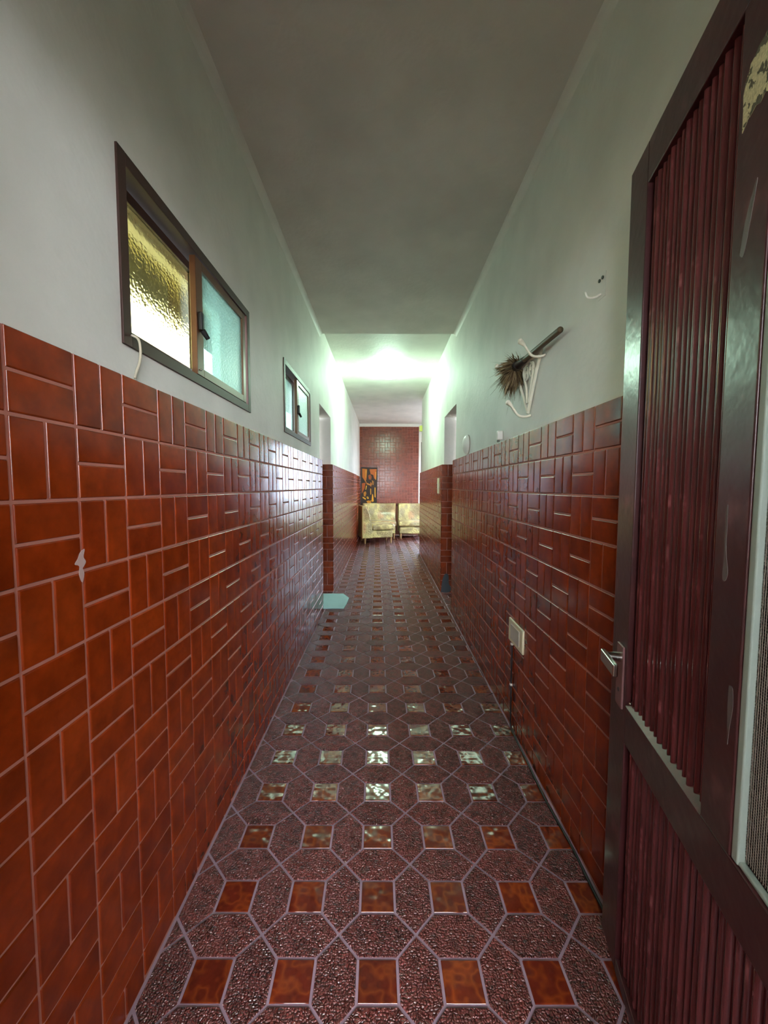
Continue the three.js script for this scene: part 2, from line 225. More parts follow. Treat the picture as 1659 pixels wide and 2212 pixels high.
// ---------------------------------------------------------------- floor
const floor = structure('floor', [bd(PL - TH, PR + TH, -0.05, -0.003, ENT - 0.15, REND), bd(PL - TH, ROOMX, -0.05, -0.003, REND, FAR)], floorGrout, 'corridor floor of pebbled hexagons and glossy wavy squares in mauve grout');
{
  const px = 0.231, pz = 0.2235, ax = 0.0555, az = 0.0515, J = 0.0072;
  const X = (k, d) => -0.0145 - 0.0173 * (d - 1) + k;
  function clip(poly, inside, cut) { const out = []; for (let i = 0; i < poly.length; i++) { const a = poly[i], b = poly[(i + 1) % poly.length], ia = inside(a), ib = inside(b); if (ia) out.push(a); if (ia !== ib) out.push(cut(a, b)); } return out; }
  const cutX = (v) => (a, b) => { const t = (v - a[0]) / (b[0] - a[0]); return [v, a[1] + t * (b[1] - a[1])]; };
  const cutD = (v) => (a, b) => { const t = (v - a[1]) / (b[1] - a[1]); return [a[0] + t * (b[0] - a[0]), v]; };
  function inset(poly, d) { // convex, either turn
    let A = 0; for (let i = 0; i < poly.length; i++) { const a = poly[i], b = poly[(i + 1) % poly.length]; A += a[0] * b[1] - b[0] * a[1]; }
    const s = A > 0 ? 1 : -1, L = poly.map((a, i) => { const b = poly[(i + 1) % poly.length], dx = b[0] - a[0], dy = b[1] - a[1], l = Math.hypot(dx, dy); return [a[0] - s * dy / l * d, a[1] + s * dx / l * d, dx, dy]; });
    return L.map((q, i) => { const p = L[(i + L.length - 1) % L.length], den = p[2] * q[3] - p[3] * q[2]; if (Math.abs(den) < 1e-9) return [q[0], q[1]]; const t = ((q[0] - p[0]) * q[3] - (q[1] - p[1]) * q[2]) / den; return [p[0] + p[2] * t, p[1] + p[3] * t]; });
  }
  function area(p) { let A = 0; for (let i = 0; i < p.length; i++) { const a = p[i], b = p[(i + 1) % p.length]; A += a[0] * b[1] - b[0] * a[1]; } return Math.abs(A / 2); }
  function tileGeo2(poly, scale) {
    let o = inset(poly, J / 2), A = 0; for (let i = 0; i < o.length; i++) { const a = o[i], b = o[(i + 1) % o.length]; A += a[0] * b[1] - b[0] * a[1]; }
    if (A < 0) o = o.reverse();
    const i2 = inset(o, 0.0025), P = [], N = [], U = [], I = [], ou = rand(), ov = rand(), rot = Math.floor(rand() * 4) * Math.PI / 2, cr = Math.cos(rot), sr = Math.sin(rot);
    const put = (x, d, y, n) => { P.push(x, y, -d); N.push(...n); U.push((x * cr - d * sr) / scale + ou, (x * sr + d * cr) / scale + ov); return P.length / 3 - 1; };
    const c = [0, 0]; i2.forEach((p) => { c[0] += p[0] / i2.length; c[1] += p[1] / i2.length; });
    const m = put(c[0], c[1], 0.0012, [0, 1, 0]), T = i2.map((p) => put(p[0], p[1], 0.0008, [0, 1, 0]));
    for (let k = 0; k < o.length; k++) {
      const q = (k + 1) % o.length; I.push(m, T[k], T[q]);
      const dx = o[q][0] - o[k][0], dd = o[q][1] - o[k][1], l = Math.hypot(dx, dd), n = [dd / l * 0.85, 0.5, dx / l * 0.85];
      const a = put(...i2[k], 0.0008, [0, 1, 0]), b = put(...i2[q], 0.0008, [0, 1, 0]), e = put(...o[q], -0.003, n), f = put(...o[k], -0.003, n);
      I.push(a, f, e, a, e, b);
    }
    const g = new THREE.BufferGeometry(); g.setAttribute('position', new THREE.Float32BufferAttribute(P, 3)); g.setAttribute('normal', new THREE.Float32BufferAttribute(N, 3)); g.setAttribute('uv', new THREE.Float32BufferAttribute(U, 2)); g.setIndex(I); return g;
  }
  const rest = { s: squareMats.map(() => []), h: hexMats.map(() => []) };
  function lay(poly, kind, d) {
    const zones = [[WL, WR, ENT, REND]];
    if (d > REND - 0.3) zones[0] = [WL, WR, ENT, REND], zones.push([PL + 0.008, ROOMX - 0.02, REND, FAR - 0.005]);
    if (d > 3.9 && d < 5.3) zones.push([PL - TH, WL, DL[0], DL[1] - 0.03], [WR, PR + TH, DRO[0], DRO[1] - 0.03]);
    for (const [x0, x1, d0, d1] of zones) {
      let p = clip(poly, (a) => a[0] >= x0, cutX(x0)); if (p.length) p = clip(p, (a) => a[0] <= x1, cutX(x1)); if (p.length) p = clip(p, (a) => a[1] >= d0, cutD(d0)); if (p.length) p = clip(p, (a) => a[1] <= d1, cutD(d1));
      p = p.filter((a, i) => { const b = p[(i + 1) % p.length]; return Math.hypot(a[0] - b[0], a[1] - b[1]) > 1e-4; });
      if (p.length < 3 || area(p) < 0.0006) continue;
      const mats = kind === 's' ? squareMats : hexMats, g = tileGeo2(p, kind === 's' ? 0.15 : 0.115), mi = Math.floor(rand() * mats.length);
      if (d < 3.6) { const o = shade(new THREE.Mesh(g, mats[mi])); o.name = kind === 's' ? 'square_tile' : 'hexagon_tile'; floor.add(o); } else rest[kind][mi].push(g);
    }
  }
  for (let j = -4; j < 46; j++) for (let k = -4; k < 17; k++) {
    const d = 1.0 + j * pz, x = X(k * px, d); if (k > 4 && d < REND - 0.3) continue;
    const Q = (a, b) => [x + a - 0.0173 * b, d + b];
    lay([Q(-ax, -az), Q(ax, -az), Q(ax, az), Q(-ax, az)], 's', d);
    lay([Q(-ax, az), Q(ax, az), Q(px / 2, pz / 2), Q(ax, pz - az), Q(-ax, pz - az), Q(-px / 2, pz / 2)], 'h', d + pz / 2);
    lay([Q(ax, -az), Q(px / 2, -pz / 2), Q(px - ax, -az), Q(px - ax, az), Q(px / 2, pz / 2), Q(ax, az)], 'h', d);
  }
  rest.s.forEach((l, i) => { const o = part('square_tiles', l, squareMats[i], floor); o.userData.kind = 'stuff'; });
  rest.h.forEach((l, i) => { const o = part('hexagon_tiles', l, hexMats[i], floor); o.userData.kind = 'stuff'; });
}

// closed doors at the back of the two side doorways
const doorPaint = std({ color: lin(0.085, 0.032, 0.030), roughness: 0.35 });
function innerDoor(n, x0, x1, d, s, label) {
  const g = thing('door_' + n, [x0, 0, -(d[0] + d[1]) / 2]); tag(g, label, 'door', null, 'structure');
  wpart('leaf', bd(x0, x1, 0.006, HEAD - 0.004, d[0] + 0.002, d[1] - 0.03), doorPaint, g);
  for (const y of [0.25, 1.15]) wpart('panel', bd(s > 0 ? x1 - 0.001 : x0 - 0.008, s > 0 ? x1 + 0.008 : x0 + 0.001, y, y + 0.8, d[0] + 0.14, d[1] - 0.17, 0.006), doorPaint, g);
}
innerDoor(2, PL - TH - 0.045, PL - TH, DL, 1, 'closed brown door deep in the doorway beside the pale mat');
innerDoor(3, PR + TH, PR + TH + 0.045, DRO, -1, 'closed brown door deep in the doorway opposite the pale mat');

// ---------------------------------------------------------------- outside: ground and the eave over the windows
function porchBits() {  // unseen porch: parapet and roof added to hold back the entrance daylight
  const m = std({ color: lin(0.45, 0.42, 0.36), roughness: 0.9 });
  structure('porch_floor', bx(-1.7, 1.7, -0.06, -0.01, -ENT + 0.15, 2.3), std({ color: lin(0.12, 0.06, 0.05), roughness: 0.6 }), 'dark tiled floor of the added unseen porch before the entrance');
  structure('porch_added_parapet', [bx(-1.7, 1.7, -0.06, 1.40, 2.15, 2.3), bx(-1.55, -0.8, 1.40, 2.62, 2.15, 2.3), bx(-1.7, -1.55, -0.06, 2.62, -ENT + 0.15, 2.15), bx(1.55, 1.7, -0.06, 2.62, -ENT + 0.15, 2.15)], m, 'unseen parapet and side walls added to limit the daylight entering from behind');
  structure('porch_added_roof', bx(-1.8, 1.8, 2.62, 2.78, -ENT + 0.15, 2.4), m, 'unseen roof added to shape the daylight at the entrance');
  structure('wall_front', [bx(-1.55, PL - TH, 0, 2.62, -ENT, -ENT + 0.15), bx(PR + TH, 1.55, 0, 2.62, -ENT, -ENT + 0.15)], m, 'outer front wall beside the entrance doorway');
}
porchBits();
structure('ground', bx(-30, 30, -0.25, -0.06, -40, 30), std({ color: lin(0.30, 0.29, 0.26), roughness: 0.95 }), 'grey paved ground outside the house');
const eave = structure('eave', [bd(-1.66, PL - TH, 2.84, 2.90, -0.6, 12)], std({ color: lin(0.55, 0.48, 0.24), roughness: 0.8 }), 'eave boards above the window wall outside');
part('fascia', bd(-1.66, -1.58, 2.60, 2.84, -0.6, 12), std({ color: lin(0.03, 0.03, 0.025), roughness: 0.7 }), eave);

// ---------------------------------------------------------------- sliding windows
const rip = noiseField(512, 26, 2, 91), ripB = tex(512, (i, x, y) => { const v = 255 * (0.6 * rip[i] + 0.4 * nC[i]); return [v, v, v]; }, false, 5.5);
const amberGlass = phys({ color: lin(0.235, 0.222, 0.085), transmission: 1, roughness: 0.06, thickness: 0.005, ior: 1.45, bumpMap: ripB, bumpScale: 0.00035 });
const frosted = phys({ color: lin(0.30, 0.43, 0.40), transmission: 0.85, roughness: 0.4, thickness: 0, ior: 1.5, bumpMap: ripB, bumpScale: 0.002 });
function slidingWindow(n, [d0, d1], label, glassRear, glassFront) {
  const [y0, y1] = WY, g = thing('window_' + n, [PL, y0, -(d0 + d1) / 2]); tag(g, label, 'window', null, 'structure');
  const xf = -0.6665, xb = -0.80, c = 0.034; // casing: a front flange and the box behind it
  const fr = [];
  for (const [a, b, e, f] of [[d0, d0 + c, y0, y1], [d1 - c, d1, y0, y1], [d0 + c, d1 - c, y1 - c, y1], [d0 + c, d1 - c, y0, y0 + c]]) fr.push(bd(xb, xf, e, f, a, b, 0.002));
  fr.push(bd(-0.703, -0.699, y0 + c, y0 + c + 0.012, d0 + c, d1 - c));                        // track between the sashes
  wpart('frame', fr, bronze, g);
  const mid = (d0 + d1) / 2 - 0.015, i0 = d0 + c, i1 = d1 - c, j0 = y0 + c, j1 = y1 - c;
  function sash(name, x, a, b, st, mat, glass, sh) {
    const s = wpart(name, [bd(x - 0.011, x + 0.011, j0 + 0.004, j1 - 0.004, a, a + st, 0.002), bd(x - 0.011, x + 0.011, j0 + 0.004, j1 - 0.004, b - 0.034, b, 0.002), bd(x - 0.011, x + 0.011, j1 - 0.034, j1 - 0.004, a + st, b - 0.034, 0.002), bd(x - 0.011, x + 0.011, j0 + 0.004, j0 + 0.034, a + st, b - 0.034, 0.002)], mat, g);
    const p = bd(x - 0.0025, x + 0.0025, j0 + 0.034, j1 - 0.034, a + st, b - 0.034); p.translate(-g.position.x, -g.position.y, -g.position.z); part('pane', p, glass, s); return s;
  }
  sash('sash', -0.725, i0 + 0.003, mid + 0.045, 0.012, bronze, glassRear);
  const front = sash('sash', -0.682, mid - 0.055, i1 - 0.02, 0.052, bronzeLit, glassFront);
  const off = (q) => q.translate(-g.position.x, -g.position.y, -g.position.z);
  part('latch', off(merge([bd(-0.671, -0.655, 1.90, 1.965, mid - 0.048, mid - 0.028, 0.005), cylinder(0.010, 0.008, [-0.662, 1.905, -(mid - 0.03)], [-0.650, 1.88, -(mid - 0.012)])])), blackRubber, front);
  part('rivet', off(new THREE.SphereGeometry(0.004, 8, 6).translate(-0.671, j0 + 0.025, -(mid - 0.03))), chrome, front);
}
slidingWindow(1, WIN[0], 'brown framed sliding window with rippled amber glass, cord hanging at its corner', amberGlass, frosted);
slidingWindow(2, WIN[1], 'brown framed sliding window with frosted panes only, beside the doorway with the mat', frosted, frosted);
tag(solo('window_cord', tube([[-0.666, 1.736, -1.075], [-0.652, 1.728, -1.080], [-0.650, 1.70, -1.086], [-0.655, 1.668, -1.088], [-0.660, 1.640, -1.080], [-0.656, 1.622, -1.068]], 0.0034, 30, 6), std({ color: lin(0.55, 0.50, 0.38), roughness: 0.9 })), 'pale frayed cord hanging from the window frame onto the tiled ledge', 'cord');

// ---------------------------------------------------------------- ceiling lamp
{
  const L = thing('ceiling_lamp', [0.06, FCEIL, -5.95]); tag(L, 'round glowing dome lamp on the far ceiling', 'lamp');
  const pr = [], R = 0.24, h = 0.11; for (let i = 0; i <= 14; i++) { const a = i / 14 * Math.PI / 2; pr.push(new THREE.Vector2(R * Math.sin(a) + 0.0001, -0.008 - h * Math.cos(a))); }
  part('dome', new THREE.LatheGeometry(pr, 40), std({ color: lin(0.9, 0.9, 0.88), roughness: 0.4, emissive: LAMP_COLOR, emissiveIntensity: 7 }), L);
  part('rim', [new THREE.CylinderGeometry(R - 0.02, R - 0.02, 0.02, 40).translate(0, -0.01, 0)], whitePlastic, L);
  const p = new THREE.PointLight(LAMP_COLOR, LAMP, 0, 2); p.position.set(0.06, FCEIL - 0.075, -5.95); p.castShadow = true; p.shadow.radius = 9; p.shadow.mapSize.set(1024, 1024); scene.add(p);
}

// ---------------------------------------------------------------- the open entrance door
{
  const woodN = noiseField(512, 6, 4, 55);
  const wornMap = tex(512, (i, x, y) => { const a = woodN[i], st = nC[(y >> 3) % 512 * 512 + x], w = Math.max(0, nA[i] - 0.66) * 260; const v = 96 + 36 * (a - 0.5) + 8 * (st - 0.5) + w; return [v + 8, v * 0.60 + w * 0.35, v * 0.60 + w * 0.35]; }, true, 2.2);
  const paint = phys({ color: lin(0.42, 0.34, 0.36), map: wornMap, roughness: 0.30, bumpMap: plasterBump, bumpScale: 0.0006 });
  const litSlatPaint = phys({ color: lin(0.92, 0.64, 0.70), map: wornMap, roughness: 0.22 });  // the door paint again, lightened to stand for light on the slats
  const D = thing('door_1', [0.664, 0, -1.129], -103 * Math.PI / 180); tag(D, 'dark purple brown wooden entrance door standing open, with reeded panels and steel lever', 'door', null, 'structure');
  const TOPY = 2.178, B = -0.036, RC = -0.017;
  part('stile', bx(0, 0.114, 0.012, TOPY, B, 0, 0.003), paint, D);
  part('stile', bx(0.474, 0.556, 0.765, 2.078, B, 0, 0.003), paint, D);
  part('stile', bx(0.83, 0.92, 0.012, TOPY, B, 0, 0.003), paint, D);
  part('rail', bx(0.114, 0.83, 2.078, TOPY, B, 0, 0.003), paint, D);
  part('rail', bx(0.114, 0.83, 0.662, 0.765, B, 0, 0.003), paint, D);
  part('rail', bx(0.114, 0.83, 0.012, 0.045, B, 0, 0.003), paint, D);
  const slope = (x0, x1, y) => { const sh = new THREE.Shape(); sh.moveTo(0, 0); sh.lineTo(-0.022, 0.020); sh.lineTo(-0.022, 0); sh.closePath(); const g = clean(new THREE.ExtrudeGeometry(sh, { depth: x1 - x0, bevelEnabled: false })); g.applyMatrix4(new THREE.Matrix4().makeBasis(new THREE.Vector3(0, 0, 1), new THREE.Vector3(0, 1, 0), new THREE.Vector3(-1, 0, 0))); g.translate(x1, y, 0); return uvBox(g); };
  part('sill_bead', slope(0.114, 0.474, 0.764), litSlatPaint, D);
  part('panel', bx(0.114, 0.474, 0.765, 2.078, B + 0.006, RC), paint, D);
  part('panel', bx(0.114, 0.83, 0.045, 0.662, B + 0.006, RC), paint, D);
  const reed = (x, y0, y1, r) => { const s = new THREE.Shape(); s.absarc(0, 0, r, 0, Math.PI, false); s.closePath(); const g = new THREE.ExtrudeGeometry(s, { depth: y1 - y0, bevelEnabled: false, curveSegments: 6 }); g.rotateX(-Math.PI / 2); g.scale(1, 1, -1); g.index; const c = clean(g); const p = c.attributes.position; for (let i = 0; i < p.count; i += 3) { for (const at of ['position', 'normal', 'uv']) { const q = c.attributes[at], z = q.itemSize; for (let k = 0; k < z; k++) { const t = q.array[(i + 1) * z + k]; q.array[(i + 1) * z + k] = q.array[(i + 2) * z + k]; q.array[(i + 2) * z + k] = t; } } } c.translate(x, y0, RC); c.computeVertexNormals(); return uvBox(c); };
  for (let i = 0; i < 16; i++) part('slat', reed(0.130 + i * 0.0215, 0.766, 2.077, i % 3 === 1 ? 0.0088 : 0.0066), litSlatPaint, D);
  for (let i = 0; i < 32; i++) part('slat', reed(0.130 + i * 0.0220, 0.046, 0.661, i % 3 === 1 ? 0.0088 : 0.0066), litSlatPaint, D);
  // screen of the glazed half: white edging, fine wire, dark board behind
  const edging = std({ color: lin(0.34, 0.40, 0.35), roughness: 0.7 });
  part('screen_edging', [bx(0.556, 0.572, 0.765, 2.078, -0.018, -0.003, 0.003), bx(0.568, 0.83, 0.765, 0.773, -0.016, -0.005, 0.003)], edging, D);
  const wires = []; for (let y = 0.782; y < 2.07; y += 0.0045) wires.push(bx(0.568, 0.70, y, y + 0.0008, -0.0135, -0.0127)); for (let x = 0.571; x < 0.70; x += 0.0045) wires.push(bx(x, x + 0.0008, 0.778, 2.075, -0.0127, -0.0119));
  const wm = part('wire_mesh', wires, std({ color: lin(0.30, 0.26, 0.22), roughness: 0.6 }), D); wm.userData.kind = 'stuff';
  part('backing_board', bx(0.556, 0.83, 0.765, 2.078, B + 0.004, -0.026), std({ color: lin(0.05, 0.03, 0.028), roughness: 0.6 }), D);
  // torn paper
  const pts = [[0.487, 1.888], [0.4865, 1.925], [0.485, 1.945], [0.4895, 1.956], [0.4885, 1.962], [0.497, 1.970], [0.499, 1.978], [0.508, 1.979], [0.516, 1.986], [0.530, 1.988], [0.544, 1.993], [0.552, 1.99], [0.552, 1.902], [0.543, 1.900], [0.536, 1.904], [0.527, 1.898], [0.517, 1.903], [0.508, 1.899], [0.500, 1.897]];
  const ps = new THREE.Shape(pts.map((p) => new THREE.Vector2(...p))), pg = clean(new THREE.ExtrudeGeometry(ps, { depth: 0.0007, bevelEnabled: false })); pg.translate(0, 0, 0.0002); uvBox(pg);
  const paperMap = tex(256, (i, x, y) => { const f = (n) => n[(y * 2 % 512) * 512 + x * 2 % 512]; const tear = f(nA) > 0.60 ? 0.45 : 1; const v = (196 + 70 * (f(nC) - 0.5)) * tear; return [v, v * 0.94, v * 0.74]; }, true, 12);
  tag(part('torn_paper', pg, std({ map: paperMap, roughness: 0.9 }), D), 'torn remains of a cream paper sticker');
  // worn paint and a glue drip
  const scuff = std({ color: lin(0.13, 0.10, 0.095), roughness: 0.5 });
  const blob = (list, z = 0.0004) => { const s = new THREE.Shape(); s.setFromPoints(new THREE.SplineCurve(list.concat([list[0]]).map((p) => new THREE.Vector2(...p))).getPoints(40)); const g = clean(new THREE.ExtrudeGeometry(s, { depth: z, bevelEnabled: false })); return uvBox(g); };
  part('scuff', blob([[0.534, 1.03], [0.543, 1.028], [0.546, 1.0], [0.541, 0.965], [0.538, 0.935], [0.535, 0.965], [0.533, 1.0]]), scuff, D);
  part('scuff', blob([[0.500, 1.30], [0.505, 1.31], [0.507, 1.24], [0.514, 1.205], [0.508, 1.19], [0.500, 1.195], [0.502, 1.23]]), scuff, D);
  part('scuff', blob([[0.498, 1.70], [0.507, 1.695], [0.517, 1.73], [0.530, 1.79], [0.521, 1.78], [0.505, 1.74]]), scuff, D);
  // lever on its plate
  const plate = part('lock_plate', bx(0.054, 0.100, 0.745, 0.915, 0, 0.006, 0.002), std({ color: lin(0.26, 0.13, 0.13), roughness: 0.35, metalness: 0.3 }), D);
  part('keyhole', cylinder(0.006, 0.006, [0.077, 0.79, 0.0055], [0.077, 0.79, 0.0068], 10), blackRubber, plate);
  const lever = part('lever', [cylinder(0.013, 0.013, [0.078, 0.880, 0.004], [0.078, 0.880, 0.044], 16), bx(0.062, 0.168, 0.862, 0.894, 0.038, 0.050, 0.003)], chrome, D);
  tag(lever, 'steel lever handle'); tag(plate, 'maroon lock plate');
  const pin = part('nail', new THREE.SphereGeometry(0.0035, 8, 6).translate(0.129, 0.778, -0.006), chrome, D);
}

// ---------------------------------------------------------------- things on the right wall
const ironWhite = std({ color: lin(0.80, 0.76, 0.62), roughness: 0.4 });
{
  const y1 = 1.985, y0 = 1.715, a = 1.895, b = 2.26, c = 2.055, x = PR - 0.013;
  const G = thing('coat_rack', [PR, y0, -c]); tag(G, 'white scrolled iron coat rack with knobbed hooks on the wall', 'coat rack');
  const P = (d, y, o = 0) => [x - o, y, -d];
  wpart('frame', [tube([P(a, y1), P((a + c) / 2, (y1 + y0) / 2 + 0.01), P(c, y0)], 0.0085, 20), tube([P(b, y1 - 0.02), P((b + c) / 2, (y1 + y0) / 2), P(c, y0)], 0.0075, 20), tube([P(a + 0.02, y1 - 0.015), P((a + b) / 2, y1 - 0.01), P(b - 0.01, y1 - 0.02)], 0.0068, 20), tube([P(c - 0.01, y0 + 0.05), P(c - 0.035, y0 + 0.13), P(c - 0.06, y0 + 0.22), P(c - 0.02, y1 - 0.02)], 0.0068, 24), tube([P(c + 0.012, y0 + 0.05), P(c + 0.03, y0 + 0.13), P(c + 0.075, y0 + 0.22), P(c + 0.02, y1 - 0.02)], 0.0068, 24)], ironWhite, G);
  const scroll = (cd, cy, s) => { const q = []; for (let i = 0; i <= 20; i++) { const t = i / 20 * Math.PI * 3, r = 0.034 - 0.0085 * t / Math.PI; q.push(P(cd + s * r * Math.cos(t), cy + r * 1.25 * Math.sin(t))); } return tube(q, 0.0055, 50, 6); };
  wpart('scroll', scroll(c + 0.035, 1.915, 1), ironWhite, G); wpart('scroll', scroll(c - 0.04, 1.918, -1), ironWhite, G);
  const knob = [[a - 0.012, y1 - 0.030], [c - 0.005, y0 - 0.006], [b + 0.01, y1 - 0.030]];
  for (const [d, y] of knob) wpart('hook', [tube([[PR, y - 0.006, -d], [PR - 0.025, y - 0.012, -d - 0.004], [PR - 0.058, y - 0.006, -d - 0.01], [PR - 0.080, y + 0.022, -d - 0.014], [PR - 0.094, y + 0.044, -d - 0.016]], 0.0062, 20), cylinder(0.007, 0.0135, [PR - 0.092, y + 0.042, -d - 0.016], [PR - 0.110, y + 0.060, -d - 0.018]), new THREE.SphereGeometry(0.0135, 10, 8).translate(PR - 0.111, y + 0.061, -d - 0.018)], ironWhite, G);
}
{
  const ox = PR - 0.038, ya = 1.970, yb = 1.982, G = thing('feather_duster', [ox, yb, -2.0]); tag(G, 'old brown feather duster resting across the white coat rack', 'duster');
  const r2 = rng(77), W = (d, o = 0) => [ox - o, ya + (yb - ya) * (d - 1.64) / 0.56, -d];
  wpart('handle', [cylinder(0.0130, 0.0145, W(1.645), W(2.06), 14), new THREE.SphereGeometry(0.0130, 12, 8).translate(...W(1.645))], std({ color: lin(0.085, 0.055, 0.024), roughness: 0.45 }), G);
  wpart('ferrule', [cylinder(0.0165, 0.020, W(2.05), W(2.15), 14), cylinder(0.023, 0.027, W(2.15), W(2.185), 14)], std({ color: lin(0.02, 0.013, 0.012), roughness: 0.35 }), G);
  const fe = [[], [], []];
  const plumes = []; for (let i = 0; i < 20; i++) { const az = i / 20 * Math.PI * 2 + r2() * 0.4, sp = 0.35 + 1.2 * r2(); plumes.push([new THREE.Vector3(Math.cos(az) * Math.sin(sp) * 0.5 - 0.15, Math.sin(az) * Math.sin(sp) * 0.85 - 0.28, -Math.cos(sp)), 0.09 + 0.06 * r2(), new THREE.Vector3((r2() - 0.5) * 0.5, -0.35 - 0.3 * r2(), (r2() - 0.5) * 0.6)]); }
  for (let i = 0; i < 1500; i++) {
    const [pd, pl, pb] = plumes[i % 20], stray = i % 43 === 0, len = stray ? pl * 1.45 : pl * (0.45 + 0.6 * r2()), w = stray ? 0.0011 : 0.0012 + 0.0028 * r2();
    const dir = pd.clone().add(new THREE.Vector3(r2() - 0.5, r2() - 0.5, r2() - 0.5).multiplyScalar(0.55)).normalize(), sideV = new THREE.Vector3(r2() - 0.5, r2() - 0.5, r2() - 0.5).cross(dir).normalize(), bend = pb.clone().add(new THREE.Vector3(r2() - 0.5, r2() - 0.5, r2() - 0.5).multiplyScalar(0.5));
    const P = [], I = [], U = []; const base = new THREE.Vector3(...W(2.175)).add(new THREE.Vector3((r2() - 0.5) * 0.03, (r2() - 0.5) * 0.03, 0));
    for (let k = 0; k <= 4; k++) { const t = k / 4, c = base.clone().addScaledVector(dir, len * t).addScaledVector(bend, len * t * t * 0.6), hw = w * (k === 4 ? 0.15 : Math.sin(Math.PI * (0.15 + 0.7 * t))); if (c.x > PR - 0.004) c.x = PR - 0.004 - 0.006 * r2(); const l = c.clone().addScaledVector(sideV, hw), q = c.clone().addScaledVector(sideV, -hw); if (l.x > PR - 0.002) l.x = PR - 0.002; if (q.x > PR - 0.002) q.x = PR - 0.002; P.push(...l.toArray(), ...q.toArray()); U.push(0, t, 1, t); if (k) { const o = 2 * k; I.push(o - 2, o - 1, o, o - 1, o + 1, o); } }
    const g = new THREE.BufferGeometry(); g.setAttribute('position', new THREE.Float32BufferAttribute(P, 3)); g.setAttribute('uv', new THREE.Float32BufferAttribute(U, 2)); g.setIndex(I); g.computeVertexNormals(); fe[i % 3].push(g);
  }
  [[0.17, 0.115, 0.05], [0.10, 0.062, 0.026], [0.27, 0.20, 0.11]].forEach((c, i) => { const o = wpart('feathers', fe[i], std({ color: lin(...c), roughness: 0.9, side: THREE.DoubleSide }), G); o.userData.kind = 'stuff'; });
}
{ // small white hook with two dark screw holes near the door
  const G = thing('wall_hook', [PR, 1.985, -1.41]); tag(G, 'small white double-screw wall hook beside the open door', 'hook');
  wpart('plate', bd(PR - 0.0015, PR, 1.985, 2.065, 1.385, 1.43), plaster, G);
  for (const [d, yy] of [[1.40, 2.05], [1.42, 2.048]]) wpart('screw', cylinder(0.0058, 0.0058, [PR - 0.003, yy, -d], [PR - 0.006, yy, -d], 10), std({ color: lin(0.06, 0.08, 0.06), roughness: 0.5 }), G);
  wpart('prong', [tube([[PR - 0.003, 2.0, -1.41], [PR - 0.020, 1.990, -1.412], [PR - 0.045, 1.992, -1.416], [PR - 0.052, 2.010, -1.418]], 0.0035, 20, 8)], whitePlastic, G);
}
{ // round cover and cord clip above the wainscot
  const G = thing('round_wall_cover', [PR, 1.71, -3.56]); tag(G, 'round domed white cover on the wall just above the tiles', 'wall cover');
  const pr = []; for (let i = 0; i <= 10; i++) { const a = i / 10 * Math.PI / 2; pr.push(new THREE.Vector2(0.084 * Math.sin(a) + 1e-4, 0.044 * Math.cos(a))); }
  const dome = new THREE.LatheGeometry(pr.reverse(), 32); dome.rotateZ(Math.PI / 2); dome.translate(PR - 0.008, 1.712, -3.56);
  wpart('dome', dome, whitePlastic, G);
  const rim = new THREE.CylinderGeometry(0.086, 0.086, 0.008, 32); rim.rotateZ(Math.PI / 2); rim.translate(PR - 0.004, 1.712, -3.56); wpart('rim', rim, std({ color: lin(0.35, 0.30, 0.24), roughness: 0.6 }), G);
  const K = thing('cord_clip', [PR, 1.618, -2.52]); tag(K, 'small white plastic clip sitting on the wainscot edge', 'clip');
  wpart('body', bd(PR - 0.040, PR - 0.001, 1.632, 1.690, 2.505, 2.54, 0.008), whitePlastic, K);
  wpart('slot', bd(PR - 0.036, PR - 0.022, 1.6185, 1.634, 2.51, 2.53, 0.004), std({ color: lin(0.10, 0.10, 0.08), roughness: 0.6 }), K);
}
{ // socket and its cable
  const G = thing('wall_socket', [WR, 0.49, -2.07]); tag(G, 'cream blank socket plate low on the red tiled wall', 'socket');
  wpart('plate', bd(WR - 0.012, WR, 0.490, 0.617, 1.96, 2.185, 0.006), creamPlastic, G);
  wpart('cover', bd(WR - 0.016, WR - 0.010, 0.513, 0.594, 2.005, 2.14, 0.003), std({ color: lin(0.55, 0.53, 0.45), roughness: 0.45 }), G);
  const C = thing('cable', [WR, 0, -2.13]); tag(C, 'thin black cable running from the socket down and along the floor edge', 'cable');
  const x = WR - 0.006;
  wpart('wire', tube([[x, 0.489, -2.135], [x, 0.40, -2.134], [x, 0.28, -2.137], [x - 0.001, 0.16, -2.132], [x - 0.001, 0.07, -2.13], [x - 0.002, 0.02, -2.12], [x - 0.002, 0.009, -2.05], [x - 0.006, 0.008, -1.85], [x - 0.012, 0.008, -1.6], [x - 0.004, 0.008, -1.4], [x - 0.009, 0.008, -1.2], [x - 0.005, 0.008, -1.0]], 0.0045, 120, 8), blackRubber, C);
  for (const y of [0.474, 0.245]) wpart('cable_clip', bx(x - 0.007, WR, y, y + 0.012, -2.143, -2.128, 0.003), whitePlastic, C);
}
